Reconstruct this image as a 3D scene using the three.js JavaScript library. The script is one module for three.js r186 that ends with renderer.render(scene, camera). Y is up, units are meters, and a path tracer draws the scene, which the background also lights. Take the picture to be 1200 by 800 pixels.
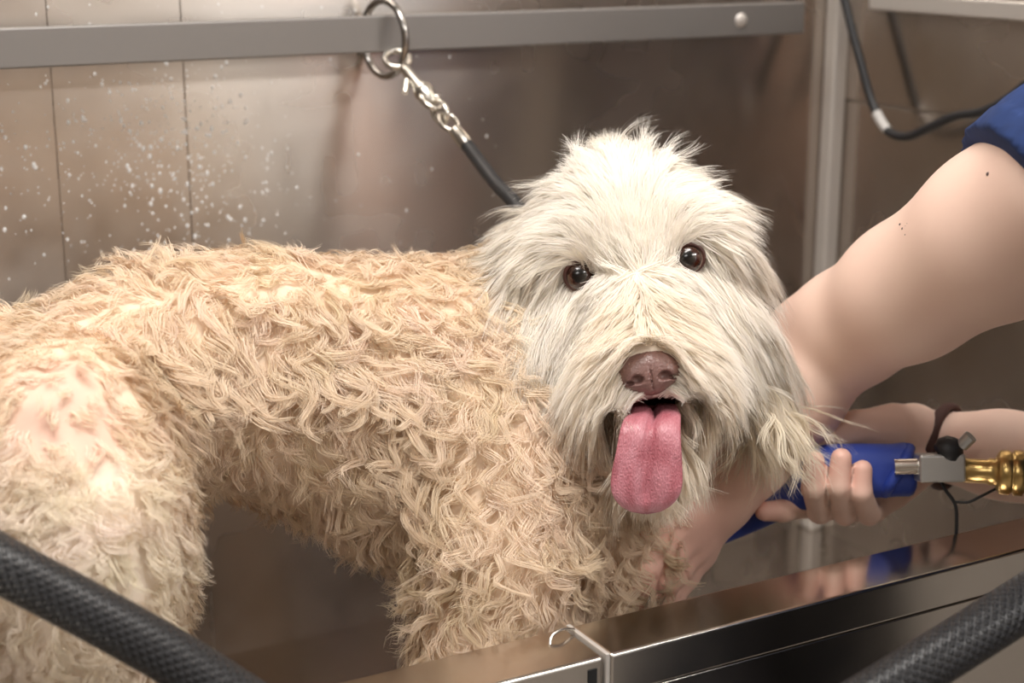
import * as THREE from 'three';
import { RoundedBoxGeometry } from 'three/addons/geometries/RoundedBoxGeometry.js';
import { mergeGeometries } from 'three/addons/utils/BufferGeometryUtils.js';
import { ImprovedNoise } from 'three/addons/math/ImprovedNoise.js';
import { RectAreaLightUniformsLib } from 'three/addons/lights/RectAreaLightUniformsLib.js';
RectAreaLightUniformsLib.init();

// ---------------------------------------------------------------- camera, light, exposure
const V3 = (x, y, z) => new THREE.Vector3(x, y, z);
const scene = new THREE.Scene();
scene.background = new THREE.Color(0x000000);
const renderer = new THREE.WebGLRenderer({ antialias: true });
renderer.toneMapping = THREE.LinearToneMapping;
renderer.toneMappingExposure = 1.06;
renderer.shadowMap.enabled = true;

const EYE_Y = 1.21, YAW = 28.8 * Math.PI / 180, PITCH = 15 * Math.PI / 180, FOV = 24;
const F = 400 / Math.tan(FOV * Math.PI / 360);
const camera = new THREE.PerspectiveCamera(FOV, 1.5, 0.05, 30);
camera.position.set(0, EYE_Y, 0);
const cR = V3(Math.cos(YAW), 0, Math.sin(YAW));
const cF = V3(Math.sin(YAW) * Math.cos(PITCH), -Math.sin(PITCH), -Math.cos(YAW) * Math.cos(PITCH));
const cU = V3().crossVectors(cR, cF);
camera.lookAt(camera.position.clone().add(cF));
camera.focus = 1.02;
camera.userData.fStop = 5.6;
scene.add(camera);

// a place in the room from the sight line of a picture point and a distance; and where that line meets a wall
const at = (px, py, d) => camera.position.clone().addScaledVector(cR, (px - 600) / F * d).addScaledVector(cU, (400 - py) / F * d).addScaledVector(cF, d);
const ray = (px, py) => at(px, py, 1).sub(camera.position);
const onZ = (px, py, z) => { const r = ray(px, py); return camera.position.clone().addScaledVector(r, (z - 0) / r.z); };
const onX = (px, py, x) => { const r = ray(px, py); return camera.position.clone().addScaledVector(r, x / r.x); };
const onY = (px, py, y) => { const r = ray(px, py); return camera.position.clone().addScaledVector(r, (y - EYE_Y) / r.y); };
const dirOf = (dx, dy, dz = 0) => V3().addScaledVector(cR, dx).addScaledVector(cU, dy).addScaledVector(cF, -dz).normalize();

// layout (metres): x along the tub, z towards the photographer
const ROOM = { x0: -4, x1: 5.2, z0: -1.5, z1: 2.2, h: 2.6 };
const WALL_Z = -1.27, END_X = 1.07, RIM_Z = -0.724, RIM_Y = 0.791, TUB_Y = 0.57, TUB_X0 = -0.85, SEAM_X = 0.4615;

const LAMPS = [[0.1, -0.48, 1.2, 0.6, 15.8], [1.72, 1.4, 0.7, 0.6, 24], [0.95, 1.4, 0.7, 0.6, 14], [-1.5, 0.9, 1.2, 0.6, 5]];

// ---------------------------------------------------------------- helpers
let seed = 20240611;
const rnd = () => { seed = (seed + 0x6d2b79f5) | 0; let t = Math.imul(seed ^ (seed >>> 15), 1 | seed); t = (t + Math.imul(t ^ (t >>> 7), 61 | t)) ^ t; return ((t ^ (t >>> 14)) >>> 0) / 4294967296; };
const rr = (a, b) => a + (b - a) * rnd();
const gauss = () => (rnd() + rnd() + rnd() - 1.5) / 0.75;
const perlin = new ImprovedNoise();
const clamp = (x, a, b) => Math.min(b, Math.max(a, x));
const sstep = (a, b, x) => { const t = clamp((x - a) / (b - a), 0, 1); return t * t * (3 - 2 * t); };
const hex = (h) => new THREE.Color(h);
function mesh(name, geometry, material, parent = scene) {
  const m = new THREE.Mesh(geometry, material);
  m.name = name; m.castShadow = m.receiveShadow = true; parent.add(m);
  return m;
}
function thing(name, label, category, group) {
  const g = new THREE.Group(); g.name = name; scene.add(g);
  g.userData = { label, category }; if (group) g.userData.group = group;
  return g;
}
const structure = (m, label) => { m.userData.kind = 'structure'; m.userData.label = label; m.userData.category = 'room'; return m; };
function box(x0, x1, y0, y1, z0, z1, r = 0) {
  const w = x1 - x0, h = y1 - y0, d = z1 - z0;
  const g = r ? new RoundedBoxGeometry(w, h, d, 3, r) : new THREE.BoxGeometry(w, h, d);
  g.translate((x0 + x1) / 2, (y0 + y1) / 2, (z0 + z1) / 2);
  // uv in metres
  const p = g.attributes.position, n = g.attributes.normal, uv = g.attributes.uv;
  for (let i = 0; i < p.count; i++) {
    const ax = Math.abs(n.getX(i)), ay = Math.abs(n.getY(i)), az = Math.abs(n.getZ(i));
    if (az >= ax && az >= ay) uv.setXY(i, p.getX(i), p.getY(i));
    else if (ax >= ay) uv.setXY(i, p.getZ(i), p.getY(i));
    else uv.setXY(i, p.getX(i), p.getZ(i));
  }
  return g;
}
const tube = (pts, r, seg = 64, sides = 12, closed = false) => new THREE.TubeGeometry(new THREE.CatmullRomCurve3(pts, closed, 'centripetal'), seg, r, sides, closed);
function rodGeo(a, b, r0, r1 = r0, sides = 24) {
  const d = b.clone().sub(a), g = new THREE.CylinderGeometry(r1, r0, d.length(), sides);
  g.applyQuaternion(new THREE.Quaternion().setFromUnitVectors(V3(0, 1, 0), d.clone().normalize()));
  const c = a.clone().add(b).multiplyScalar(0.5);
  return g.translate(c.x, c.y, c.z);
}
function lathe(a, dir, prof, sides = 32) { // prof: [[distance along, radius], ...]
  const g = new THREE.LatheGeometry(prof.map(([h, r]) => new THREE.Vector2(r, h)), sides);
  g.applyQuaternion(new THREE.Quaternion().setFromUnitVectors(V3(0, 1, 0), dir.clone().normalize()));
  return g.translate(a.x, a.y, a.z);
}
function dataTex(w, h, f, srgb) {
  const d = new Uint8Array(w * h * 4);
  for (let y = 0, o = 0; y < h; y++) for (let x = 0; x < w; x++, o += 4) {
    const v = f(x, y), c = Array.isArray(v) ? v : [v, v, v];
    d[o] = clamp(c[0], 0, 1) * 255; d[o + 1] = clamp(c[1], 0, 1) * 255; d[o + 2] = clamp(c[2], 0, 1) * 255; d[o + 3] = 255;
  }
  const t = new THREE.DataTexture(d, w, h); t.wrapS = t.wrapT = THREE.RepeatWrapping; t.magFilter = THREE.LinearFilter;
  if (srgb) t.colorSpace = THREE.SRGBColorSpace;
  t.needsUpdate = true; return t;
}
// tileable noise on a w x h lattice, stretched
function tileNoise(w, h, cx, cy) {
  const g = new Float32Array(cx * cy).map(() => rnd());
  return (x, y) => {
    const fx = x / w * cx, fy = y / h * cy, x0 = Math.floor(fx), y0 = Math.floor(fy), tx = fx - x0, ty = fy - y0;
    const s = (i, j) => g[((j % cy + cy) % cy) * cx + ((i % cx + cx) % cx)];
    const a = tx * tx * (3 - 2 * tx), b = ty * ty * (3 - 2 * ty);
    return (s(x0, y0) * (1 - a) + s(x0 + 1, y0) * a) * (1 - b) + (s(x0, y0 + 1) * (1 - a) + s(x0 + 1, y0 + 1) * a) * b;
  };
}

// ---------------------------------------------------------------- materials
const steelNoise = [tileNoise(512, 512, 8, 256), tileNoise(512, 512, 6, 5), tileNoise(512, 512, 40, 40)];
const steelRough = dataTex(512, 512, (x, y) => { const v = 0.5 + 0.2 * (steelNoise[1](x, y) - 0.5) + 0.08 * (steelNoise[2](x, y) - 0.5); return [v, v, v]; });
steelRough.repeat.set(1.4, 1.4);
const M = {
  steel: new THREE.MeshPhysicalMaterial({ anisotropy: 0.92, anisotropyRotation: Math.PI / 2, name: 'brushed_steel', color: new THREE.Color().setRGB(0.56, 0.51, 0.465), metalness: 1, roughness: 0.5, roughnessMap: steelRough }),
  steelBright: new THREE.MeshStandardMaterial({ name: 'polished_steel', color: new THREE.Color().setRGB(0.6, 0.56, 0.52), metalness: 1, roughness: 0.34, roughnessMap: steelRough }),
  bar: new THREE.MeshStandardMaterial({ name: 'satin_bar', color: new THREE.Color().setRGB(0.28, 0.265, 0.255), metalness: 0.75, roughness: 0.55 }),
  trim: new THREE.MeshStandardMaterial({ name: 'corner_trim', color: new THREE.Color().setRGB(0.72, 0.68, 0.64), metalness: 0.6, roughness: 0.45 }),
  ring: new THREE.MeshStandardMaterial({ name: 'dark_ring_steel', color: new THREE.Color().setRGB(0.42, 0.4, 0.38), metalness: 1, roughness: 0.2 }),
  nickel: new THREE.MeshStandardMaterial({ name: 'nickel', color: new THREE.Color().setRGB(0.7, 0.66, 0.6), metalness: 1, roughness: 0.25 }),
  brass: new THREE.MeshStandardMaterial({ name: 'brass', color: new THREE.Color().setRGB(0.72, 0.5, 0.2), metalness: 1, roughness: 0.28 }),
  alu: new THREE.MeshStandardMaterial({ name: 'cast_metal', color: new THREE.Color().setRGB(0.55, 0.55, 0.54), metalness: 0.85, roughness: 0.4 }),
  black: new THREE.MeshStandardMaterial({ name: 'black_rubber', color: new THREE.Color().setRGB(0.018, 0.018, 0.02), roughness: 0.5 }),
  tape: new THREE.MeshStandardMaterial({ name: 'pale_tape', color: new THREE.Color().setRGB(0.6, 0.58, 0.56), roughness: 0.5 }),
  blue: new THREE.MeshStandardMaterial({ name: 'blue_rubber', color: new THREE.Color().setRGB(0.028, 0.062, 0.36), roughness: 0.5 }),
  dark: new THREE.MeshStandardMaterial({ name: 'dark_gap', color: new THREE.Color().setRGB(0.01, 0.01, 0.01), roughness: 0.9 }),
};

// ---------------------------------------------------------------- room shell
const plaster = dataTex(256, 256, ((n) => (x, y) => { const v = 0.92 + 0.08 * n[0](x, y) - 0.05 * n[1](x, y); return [v, v, v]; })([tileNoise(256, 256, 60, 60), tileNoise(256, 256, 7, 7)]));
const wallMat = (r, g, b) => new THREE.MeshStandardMaterial({ color: new THREE.Color().setRGB(r, g, b), map: plaster, roughness: 0.85 });
const T = 0.12, R0 = ROOM;
structure(mesh('floor', box(R0.x0 - T, R0.x1 + T, -T, 0, R0.z0 - T, R0.z1 + T), wallMat(0.24, 0.215, 0.19)), 'brown vinyl floor of the grooming room');
structure(mesh('ceiling', box(R0.x0 - T, R0.x1 + T, R0.h, R0.h + T, R0.z0 - T, R0.z1 + T), wallMat(0.75, 0.73, 0.7)), 'white ceiling of the grooming room');
structure(mesh('wall_back', box(R0.x0 - T, R0.x1 + T, 0, R0.h, R0.z0 - T, R0.z0), wallMat(0.5, 0.42, 0.35)), 'tan wall behind the steel tub');
structure(mesh('wall_front', box(R0.x0 - T, R0.x1 + T, 0, R0.h, R0.z1, R0.z1 + T), wallMat(0.5, 0.42, 0.35)), 'tan wall facing the tub');
structure(mesh('wall_left', box(R0.x0 - T, R0.x0, 0, R0.h, R0.z0, R0.z1), wallMat(0.5, 0.42, 0.35)), 'tan wall beyond the left end of the tub');
structure(mesh('wall_right', box(R0.x1, R0.x1 + T, 0, R0.h, R0.z0, R0.z1), wallMat(0.5, 0.42, 0.35)), 'tan wall beyond the right end of the tub');

{ // glazed door with daylight behind frosted glass, mirrored as a pale band in the steel
  const x0 = 1.5, x1 = 2.4, z = R0.z1, white = new THREE.MeshStandardMaterial({ name: 'white_paint', color: new THREE.Color().setRGB(0.8, 0.79, 0.77), roughness: 0.5 });
  const d = structure(mesh('door_1', mergeGeometries([box(x0, x0 + 0.07, 0.005, 2.1, z - 0.05, z - 0.001), box(x1 - 0.07, x1, 0.005, 2.1, z - 0.05, z - 0.001), box(x0 + 0.07, x1 - 0.07, 0.005, 0.1, z - 0.05, z - 0.001), box(x0 + 0.07, x1 - 0.07, 2.02, 2.1, z - 0.05, z - 0.001)]), white), 'white framed door with frosted daylight glass in the wall facing the tub');
  const glow = new THREE.Color(0.97, 0.98, 1);
  mesh('window_pane', box(x0 + 0.07, x1 - 0.07, 0.1, 2.02, z - 0.03, z - 0.02), new THREE.MeshStandardMaterial({ name: 'lit_window_glass', color: 0xe8e8e8, roughness: 0.5, emissive: glow, emissiveIntensity: 0.55 }), d);
  const l = new THREE.RectAreaLight(glow, 0.75, x1 - x0 - 0.14, 1.92); l.name = 'window_light'; l.position.set((x0 + x1) / 2, 1.06, z - 0.035); d.add(l);
  mesh('door_handle', rodGeo(V3(x0 + 0.035, 1.0, z - 0.09), V3(x0 + 0.14, 1.0, z - 0.09), 0.01), M.nickel, d);
  mesh('handle_rose', rodGeo(V3(x0 + 0.035, 1.0, z - 0.05), V3(x0 + 0.035, 1.0, z - 0.1), 0.012), M.nickel, d);
}
for (const [i, [x, z, w, d, power]] of LAMPS.entries()) {
  const name = 'ceiling_light' + (i ? '_' + String(i).padStart(3, '0') : '');
  const t = thing(name, ['ceiling light panel right before the tub', 'ceiling light panel near the glazed door', 'ceiling light panel midway between the glazed door and the tub', 'ceiling light panel near the tan wall beyond the left end of the tub'][i], 'light');
  const fr = mergeGeometries([box(x - w / 2 - 0.03, x + w / 2 + 0.03, R0.h - 0.05, R0.h - 0.001, z - d / 2 - 0.03, z - d / 2), box(x - w / 2 - 0.03, x + w / 2 + 0.03, R0.h - 0.05, R0.h - 0.001, z + d / 2, z + d / 2 + 0.03), box(x - w / 2 - 0.03, x - w / 2, R0.h - 0.05, R0.h - 0.001, z - d / 2, z + d / 2), box(x + w / 2, x + w / 2 + 0.03, R0.h - 0.05, R0.h - 0.001, z - d / 2, z + d / 2)]);
  mesh('frame', fr, M.trim, t);
  const em = new THREE.MeshStandardMaterial({ name: 'lamp_diffuser', color: 0xffffff, roughness: 0.6, emissive: new THREE.Color(1, 0.965, 0.92), emissiveIntensity: 1.2 });
  mesh('diffuser', box(x - w / 2, x + w / 2, R0.h - 0.03, R0.h - 0.002, z - d / 2, z + d / 2), em, t);
  const l = new THREE.RectAreaLight(new THREE.Color(1, 0.965, 0.92), power, w, d);
  l.name = 'panel_light'; l.position.set(x, R0.h - 0.035, z); l.rotation.x = -Math.PI / 2; t.add(l);
}

// ---------------------------------------------------------------- the tub
{
  const t = thing('grooming_tub', 'stainless steel dog wash tub with tall splash panels and a low front door', 'tub');
  // back splash of three sheets that meet in thin vertical seams
  const seams = [TUB_X0, onZ(62, 120, WALL_Z).x, onZ(217, 120, WALL_Z).x, END_X - 0.002];
  const backSheets = [[TUB_X0, seams[1] - 0.0004], [seams[1] + 0.0004, seams[2] - 0.0004], [seams[2] + 0.0004, END_X]];
  mesh('backing_sheet', box(TUB_X0, END_X, TUB_Y - 0.02, 1.75, WALL_Z - 0.024, WALL_Z - 0.0012), M.steel, t);
  for (const [a, b] of backSheets) mesh('back_panel', box(a, b, TUB_Y - 0.02, 1.75, WALL_Z - 0.02, WALL_Z, 0.0004), M.steel, t);
  // right end: lower and upper sheet with a lap joint
  const lap = onX(1100, 133, END_X).y;
  mesh('end_panel', box(END_X, END_X + 0.02, TUB_Y - 0.02, lap - 0.001, WALL_Z - 0.02, RIM_Z, 0.0012), M.steel, t);
  mesh('end_panel', box(END_X - 0.0012, END_X + 0.0188, lap + 0.001, 1.75, WALL_Z - 0.02, RIM_Z, 0.0012), M.steel, t);
  mesh('end_panel', box(TUB_X0 - 0.02, TUB_X0, TUB_Y - 0.02, 1.0, WALL_Z - 0.02, RIM_Z, 0.0012), M.steel, t);
  // corner trim
  const tw = 0.018;
  mesh('corner_trim', box(END_X - tw, END_X, TUB_Y, 1.75, WALL_Z, WALL_Z + tw, 0.004), M.trim, t);
  // floor pan
  mesh('floor_pan', box(TUB_X0 - 0.02, END_X + 0.02, TUB_Y - 0.03, TUB_Y, WALL_Z - 0.02, RIM_Z, 0.002), M.steelBright, t);
  // front: fixed panel at the right, door at the left, each with a folded rim
  const RW = 0.045;
  const front = (x0, x1, name) => {
    const inner = RIM_Z - RW;
    const f = mesh(name, box(x0, x1, TUB_Y - 0.3, RIM_Y - 0.028, RIM_Z - 0.02, RIM_Z - 0.0015, 0.001), M.steelBright, t);
    mesh('rim', box(x0, x1, RIM_Y - 0.027, RIM_Y, inner, RIM_Z, 0.0022), M.steelBright, f);
    mesh('inner_face', box(x0, x1, TUB_Y - 0.01, RIM_Y - 0.027, inner, inner + 0.003), M.steel, f);
    return f;
  };
  front(SEAM_X + 0.0022, END_X + 0.02, 'front_panel');
  const door = front(TUB_X0, SEAM_X - 0.0022, 'door');
  // pale edge strip between the two, the curled lip and the latch slot
  mesh('edge_strip', box(SEAM_X - 0.0014, SEAM_X + 0.0014, RIM_Y - 0.2, RIM_Y + 0.0015, RIM_Z - RW, RIM_Z + 0.001, 0.0006), M.trim, t);
  const lip = onY(660, 746, RIM_Y + 0.001);
  mesh('curled_lip', tube([lip.clone().add(V3(-0.012, -0.004, 0.004)), lip.clone().add(V3(-0.008, 0.002, 0.0)), lip.clone().add(V3(0.0, 0.004, -0.002)), lip.clone().add(V3(0.01, 0.001, -0.004))], 0.001, 20, 8), M.nickel, door);
  const slot = onZ(694, 795, RIM_Z);
  mesh('latch_slot', box(slot.x - 0.003, slot.x + 0.003, slot.y - 0.012, slot.y + 0.006, RIM_Z - 0.001, RIM_Z + 0.0006), M.dark, door);
  // stand under the tub
  for (const [x, z] of [[TUB_X0 + 0.06, RIM_Z - 0.06], [END_X - 0.06, RIM_Z - 0.06], [TUB_X0 + 0.06, WALL_Z + 0.06], [END_X - 0.06, WALL_Z + 0.06]]) mesh('leg', box(x - 0.025, x + 0.025, 0.001, TUB_Y - 0.03, z - 0.025, z + 0.025, 0.003), M.steel, t);
}
// drops of water and suds on the back splash
{
  const n = 760, g = new THREE.SphereGeometry(1, 10, 6, 0, Math.PI * 2, 0, Math.PI / 2).rotateX(Math.PI / 2);
  const m = new THREE.InstancedMesh(g, new THREE.MeshPhysicalMaterial({ name: 'suds', color: new THREE.Color().setRGB(0.95, 0.94, 0.93), roughness: 0.3, transmission: 0.25, thickness: 0 }), n);
  m.name = 'suds_drops'; m.userData = { label: 'white suds and water drops spattered on the steel back panel', category: 'suds', kind: 'stuff' };
  const q = new THREE.Matrix4();
  for (let i = 0; i < n; i++) {
    let px, py;
    if (i < 380) { px = 225 + gauss() * 80; py = 190 + gauss() * 95; } else if (i < 600) { px = 120 + gauss() * 100; py = 180 + gauss() * 100; } else { px = rr(0, 600); py = rr(0, 320); }
    const p = onZ(px, py, WALL_Z), s = (0.0005 + 0.0014 * Math.pow(rnd(), 3)) * (i < 600 ? 0.9 : 0.6);
    q.makeScale(s, s * rr(1, 1.7), s * 0.45).setPosition(p.x, p.y, WALL_Z);
    m.setMatrixAt(i, q);
  }
  m.castShadow = m.receiveShadow = true; scene.add(m);
}

// ---------------------------------------------------------------- wall bar, ring, clip and cord
const barZ = WALL_Z + 0.035, barL = onZ(0, 51, barZ), barR = onZ(940, 25, barZ), barY = (barL.y + barR.y) / 2;
{
  const t = thing('tether_bar', 'long flat grey steel bar screwed along the back panel', 'bar');
  const h = 0.0148;
  mesh('bar', box(TUB_X0 + 0.05, barR.x, barY - h, barY + h, barZ - 0.008, barZ + 0.004, 0.0015), M.bar, t);
  for (const px of [868, 300, -250]) {
    const p = onZ(px, 30, barZ + 0.004);
    mesh('spacer', rodGeo(V3(p.x, barY, WALL_Z), V3(p.x, barY, barZ - 0.007), 0.009), M.bar, t);
    if (px === 868) mesh('screw_head', lathe(V3(p.x, barY, barZ + 0.004), V3(0, 0, 1), [[0, 0.0065], [0.001, 0.0062], [0.0025, 0.004], [0.003, 0]]), M.trim, t);
  }
}
const ringC = onZ(450, 43, barZ - 0.002); ringC.y = barY - 0.004;
{
  // the ring goes round the bar: one side passes before it and the other behind
  const m = mesh('tether_ring', new THREE.TorusGeometry(0.031, 0.0032, 12, 48).rotateY(Math.PI / 2).rotateY(0.17).translate(ringC.x, ringC.y, ringC.z), M.ring);
  m.userData = { label: 'dark steel ring looped round the grey wall bar', category: 'ring' };
}
const clipA = onZ(463, 66, barZ + 0.012), clipB = at(549, 172, 1.27), strapB = at(612, 250, 1.16);
{
  const t = thing('snap_hook', 'nickel swivel snap hook and chain links hanging from the wall ring', 'clip');
  const L = (k) => clipA.clone().lerp(clipB, k), ax = clipB.clone().sub(clipA).normalize();
  const ringAt = (k, R, r, turn, sx = 1) => {
    const g = new THREE.TorusGeometry(R, r, 10, 28).scale(sx, 1, 1);
    g.applyQuaternion(new THREE.Quaternion().setFromUnitVectors(V3(0, 1, 0), ax)); g.applyQuaternion(new THREE.Quaternion().setFromAxisAngle(ax, turn));
    const c = L(k); return g.translate(c.x, c.y, c.z);
  };
  mesh('eye', ringAt(0.03, 0.01, 0.0028, 0.5), M.nickel, t);
  mesh('hook_body', lathe(L(0.08), ax, [[0, 0], [0.001, 0.0042], [0.012, 0.0046], [0.03, 0.0052], [0.034, 0.008], [0.04, 0.0085], [0.045, 0.0065], [0.052, 0.004], [0.056, 0]]), M.nickel, t);
  mesh('gate_lever', rodGeo(L(0.28).addScaledVector(cR, -0.007), L(0.36).addScaledVector(cR, -0.013).addScaledVector(cU, -0.004), 0.003), M.nickel, t);
  mesh('link', ringAt(0.5, 0.0105, 0.0026, 0.2, 0.75), M.nickel, t);
  mesh('link', ringAt(0.62, 0.0105, 0.0026, 1.7, 0.75), M.nickel, t);
  mesh('link', ringAt(0.74, 0.01, 0.0024, 0.4, 0.7), M.nickel, t);
  mesh('ferrule', lathe(L(0.8), ax, [[0, 0], [0.001, 0.004], [0.004, 0.0058], [0.018, 0.0062], [0.024, 0.0045], [0.036, 0.0042], [0.038, 0]]), M.nickel, t);
  const s = mesh('neck_leash', tube([L(0.97), clipB.clone(), clipB.clone().lerp(strapB, 0.5).add(V3(0, -0.002, 0)), strapB, at(650, 330, 1.12)], 0.0054, 40, 10), M.black);
  s.userData = { label: 'black grooming tether cord running from the snap hook to the neck of the dog', category: 'cord' };
}

// ---------------------------------------------------------------- right end: rail and cable
{
  const p0 = onX(1020, -4, END_X - 0.02);
  const t = thing('end_rail', 'pale narrow steel rail along the end panel of the tub', 'rail');
  mesh('rail', box(END_X - 0.022, END_X - 0.012, p0.y - 0.012, p0.y + 0.004, p0.z, RIM_Z, 0.002), M.trim, t);
  mesh('bracket', box(END_X - 0.0125, END_X - 0.001, p0.y - 0.009, p0.y + 0.001, p0.z + 0.06, p0.z + 0.085, 0.001), M.trim, t);
  mesh('bracket', box(END_X - 0.0125, END_X - 0.001, p0.y - 0.009, p0.y + 0.001, RIM_Z - 0.085, RIM_Z - 0.06, 0.001), M.trim, t);
  const X = END_X - 0.028, c = [[978, -60], [990, 0], [1008, 70], [1024, 125], [1040, 153], [1062, 160], [1090, 149], [1120, 136], [1150, 131], [1180, 116], [1210, 93], [1260, 60]].map(([a, b]) => onX(a, b, X));
  const cable = thing('power_cable', 'black cable hanging in a loop before the end panel', 'cable');
  mesh('cable', tube(c, 0.0042, 120, 10), M.black, cable);
  mesh('tape_band', tube([onX(1027, 132, X), onX(1033, 143, X), onX(1040, 152.5, X)], 0.0048, 16, 10), M.tape, cable);
}
// ---------------------------------------------------------------- soft bodies: distance fields meshed with surface nets
class Field {
  constructor(k) { this.k = k; this.c = []; this.cut = []; }
  cap(a, b, ra, rb = ra) { const d = b.clone().sub(a); this.c.push([0, a.x, a.y, a.z, d.x, d.y, d.z, 1 / Math.max(1e-12, d.lengthSq()), ra, rb - ra]); return this; }
  chain(list) { for (let i = 0; i + 1 < list.length; i++) this.cap(list[i][0], list[i + 1][0], list[i][1], list[i + 1][1]); return this; }
  ell(c, r, basis) { const m = basis ?? new THREE.Matrix4(), e = m.elements; this.c.push([1, c.x, c.y, c.z, e[0] / r.x, e[1] / r.x, e[2] / r.x, e[4] / r.y, e[5] / r.y, e[6] / r.y, e[8] / r.z, e[9] / r.z, e[10] / r.z, Math.min(r.x, r.y, r.z)]); return this; }
  one(q, x, y, z) {
    x -= q[1]; y -= q[2]; z -= q[3];
    if (q[0] === 0) {
      let t = (x * q[4] + y * q[5] + z * q[6]) * q[7]; t = t < 0 ? 0 : t > 1 ? 1 : t;
      x -= q[4] * t; y -= q[5] * t; z -= q[6] * t;
      return Math.sqrt(x * x + y * y + z * z) - q[8] - q[9] * t;
    }
    const a = x * q[4] + y * q[5] + z * q[6], b = x * q[7] + y * q[8] + z * q[9], c = x * q[10] + y * q[11] + z * q[12], l = Math.sqrt(a * a + b * b + c * c);
    return (l - 1) * q[13] * (l > 1 ? 1 : 1);
  }
  at(x, y, z) {
    let d = 1e3; const k = this.k;
    for (const q of this.c) {
      const e = this.one(q, x, y, z), h = Math.abs(d - e);
      d = Math.min(d, e); if (h < k) { const s = (k - h) / k; d -= s * s * s * k / 6; }
    }
    for (const q of this.cut) { const e = -q.f.at(x, y, z), h = Math.abs(d - e); d = Math.max(d, e); if (h < q.k) { const s = (q.k - h) / q.k; d += s * s * s * q.k / 6; } }
    return d;
  }
}
const smin = (a, b, k) => { const h = Math.abs(a - b); return Math.min(a, b) - (h < k ? (k - h) ** 3 / (k * k) / 6 : 0); };
function gradient(f, p, e, out) {
  out.set(f(p.x + e, p.y, p.z) - f(p.x - e, p.y, p.z), f(p.x, p.y + e, p.z) - f(p.x, p.y - e, p.z), f(p.x, p.y, p.z + e) - f(p.x, p.y, p.z - e));
  return out.lengthSq() > 0 ? out.normalize() : out.set(0, 1, 0);
}
function nets(f, lo, hi, cell) {
  const nx = Math.ceil((hi.x - lo.x) / cell) + 1, ny = Math.ceil((hi.y - lo.y) / cell) + 1, nz = Math.ceil((hi.z - lo.z) / cell) + 1;
  const v = new Float32Array(nx * ny * nz), I = (i, j, k) => i + nx * (j + ny * k);
  // coarse skip: evaluate every fourth point first
  for (let k = 0; k < nz; k++) for (let j = 0; j < ny; j++) for (let i = 0; i < nx;) {
    const d = f(lo.x + i * cell, lo.y + j * cell, lo.z + k * cell); v[I(i, j, k)] = d; i++;
    let skip = Math.floor(Math.abs(d) / cell * 0.6) - 2;
    while (skip-- > 0 && i < nx) v[I(i++, j, k)] = d;
  }
  const id = new Int32Array(nx * ny * nz).fill(-1), pos = [], idx = [];
  for (let k = 0; k + 1 < nz; k++) for (let j = 0; j + 1 < ny; j++) for (let i = 0; i + 1 < nx; i++) {
    let inside = 0; const w = [];
    for (let c = 0; c < 8; c++) { const d = v[I(i + (c & 1), j + (c >> 1 & 1), k + (c >> 2))]; w.push(d); if (d < 0) inside++; }
    if (inside === 0 || inside === 8) continue;
    let x = 0, y = 0, z = 0, n = 0;
    for (let c = 0; c < 8; c++) for (let b = 1; b < 8; b <<= 1) {
      const o = c | b; if (o === c || (w[c] < 0) === (w[o] < 0)) continue;
      const t = w[c] / (w[c] - w[o]);
      x += (c & 1) + (b === 1 ? t : 0); y += (c >> 1 & 1) + (b === 2 ? t : 0); z += (c >> 2) + (b === 4 ? t : 0); n++;
    }
    id[I(i, j, k)] = pos.length / 3;
    pos.push(lo.x + (i + x / n) * cell, lo.y + (j + y / n) * cell, lo.z + (k + z / n) * cell);
  }
  const quad = (a, b, c, d, flip) => { if (a < 0 || b < 0 || c < 0 || d < 0) return; if (flip) idx.push(a, c, b, a, d, c); else idx.push(a, b, c, a, c, d); };
  for (let k = 1; k + 1 < nz; k++) for (let j = 1; j + 1 < ny; j++) for (let i = 1; i + 1 < nx; i++) {
    const s = v[I(i, j, k)] < 0;
    if (s !== v[I(i + 1, j, k)] < 0) quad(id[I(i, j - 1, k - 1)], id[I(i, j, k - 1)], id[I(i, j, k)], id[I(i, j - 1, k)], !s);
    if (s !== v[I(i, j + 1, k)] < 0) quad(id[I(i - 1, j, k - 1)], id[I(i - 1, j, k)], id[I(i, j, k)], id[I(i, j, k - 1)], !s);
    if (s !== v[I(i, j, k + 1)] < 0) quad(id[I(i - 1, j - 1, k)], id[I(i, j - 1, k)], id[I(i, j, k)], id[I(i - 1, j, k)], !s);
  }
  const p = new Float32Array(pos), nor = new Float32Array(p.length), a = V3(), g = V3();
  for (let i = 0; i < p.length; i += 3) {
    a.set(p[i], p[i + 1], p[i + 2]);
    for (let n = 0; n < 2; n++) { gradient(f, a, cell * 0.3, g); const d = f(a.x, a.y, a.z); a.addScaledVector(g, -clamp(d, -cell * 0.5, cell * 0.5)); }
    gradient(f, a, cell * 0.5, g); a.toArray(p, i); g.toArray(nor, i);
  }
  const geo = new THREE.BufferGeometry();
  geo.setAttribute('position', new THREE.BufferAttribute(p, 3)); geo.setAttribute('normal', new THREE.BufferAttribute(nor, 3)); geo.setIndex(idx);
  return geo;
}
function paint(geo, f) { // f(position, normal) -> Color
  const p = geo.attributes.position, n = geo.attributes.normal, c = new Float32Array(p.count * 3), a = V3(), b = V3();
  for (let i = 0; i < p.count; i++) f(a.fromBufferAttribute(p, i), b.fromBufferAttribute(n, i)).toArray(c, i * 3);
  geo.setAttribute('color', new THREE.BufferAttribute(c, 3)); return geo;
}

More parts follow.
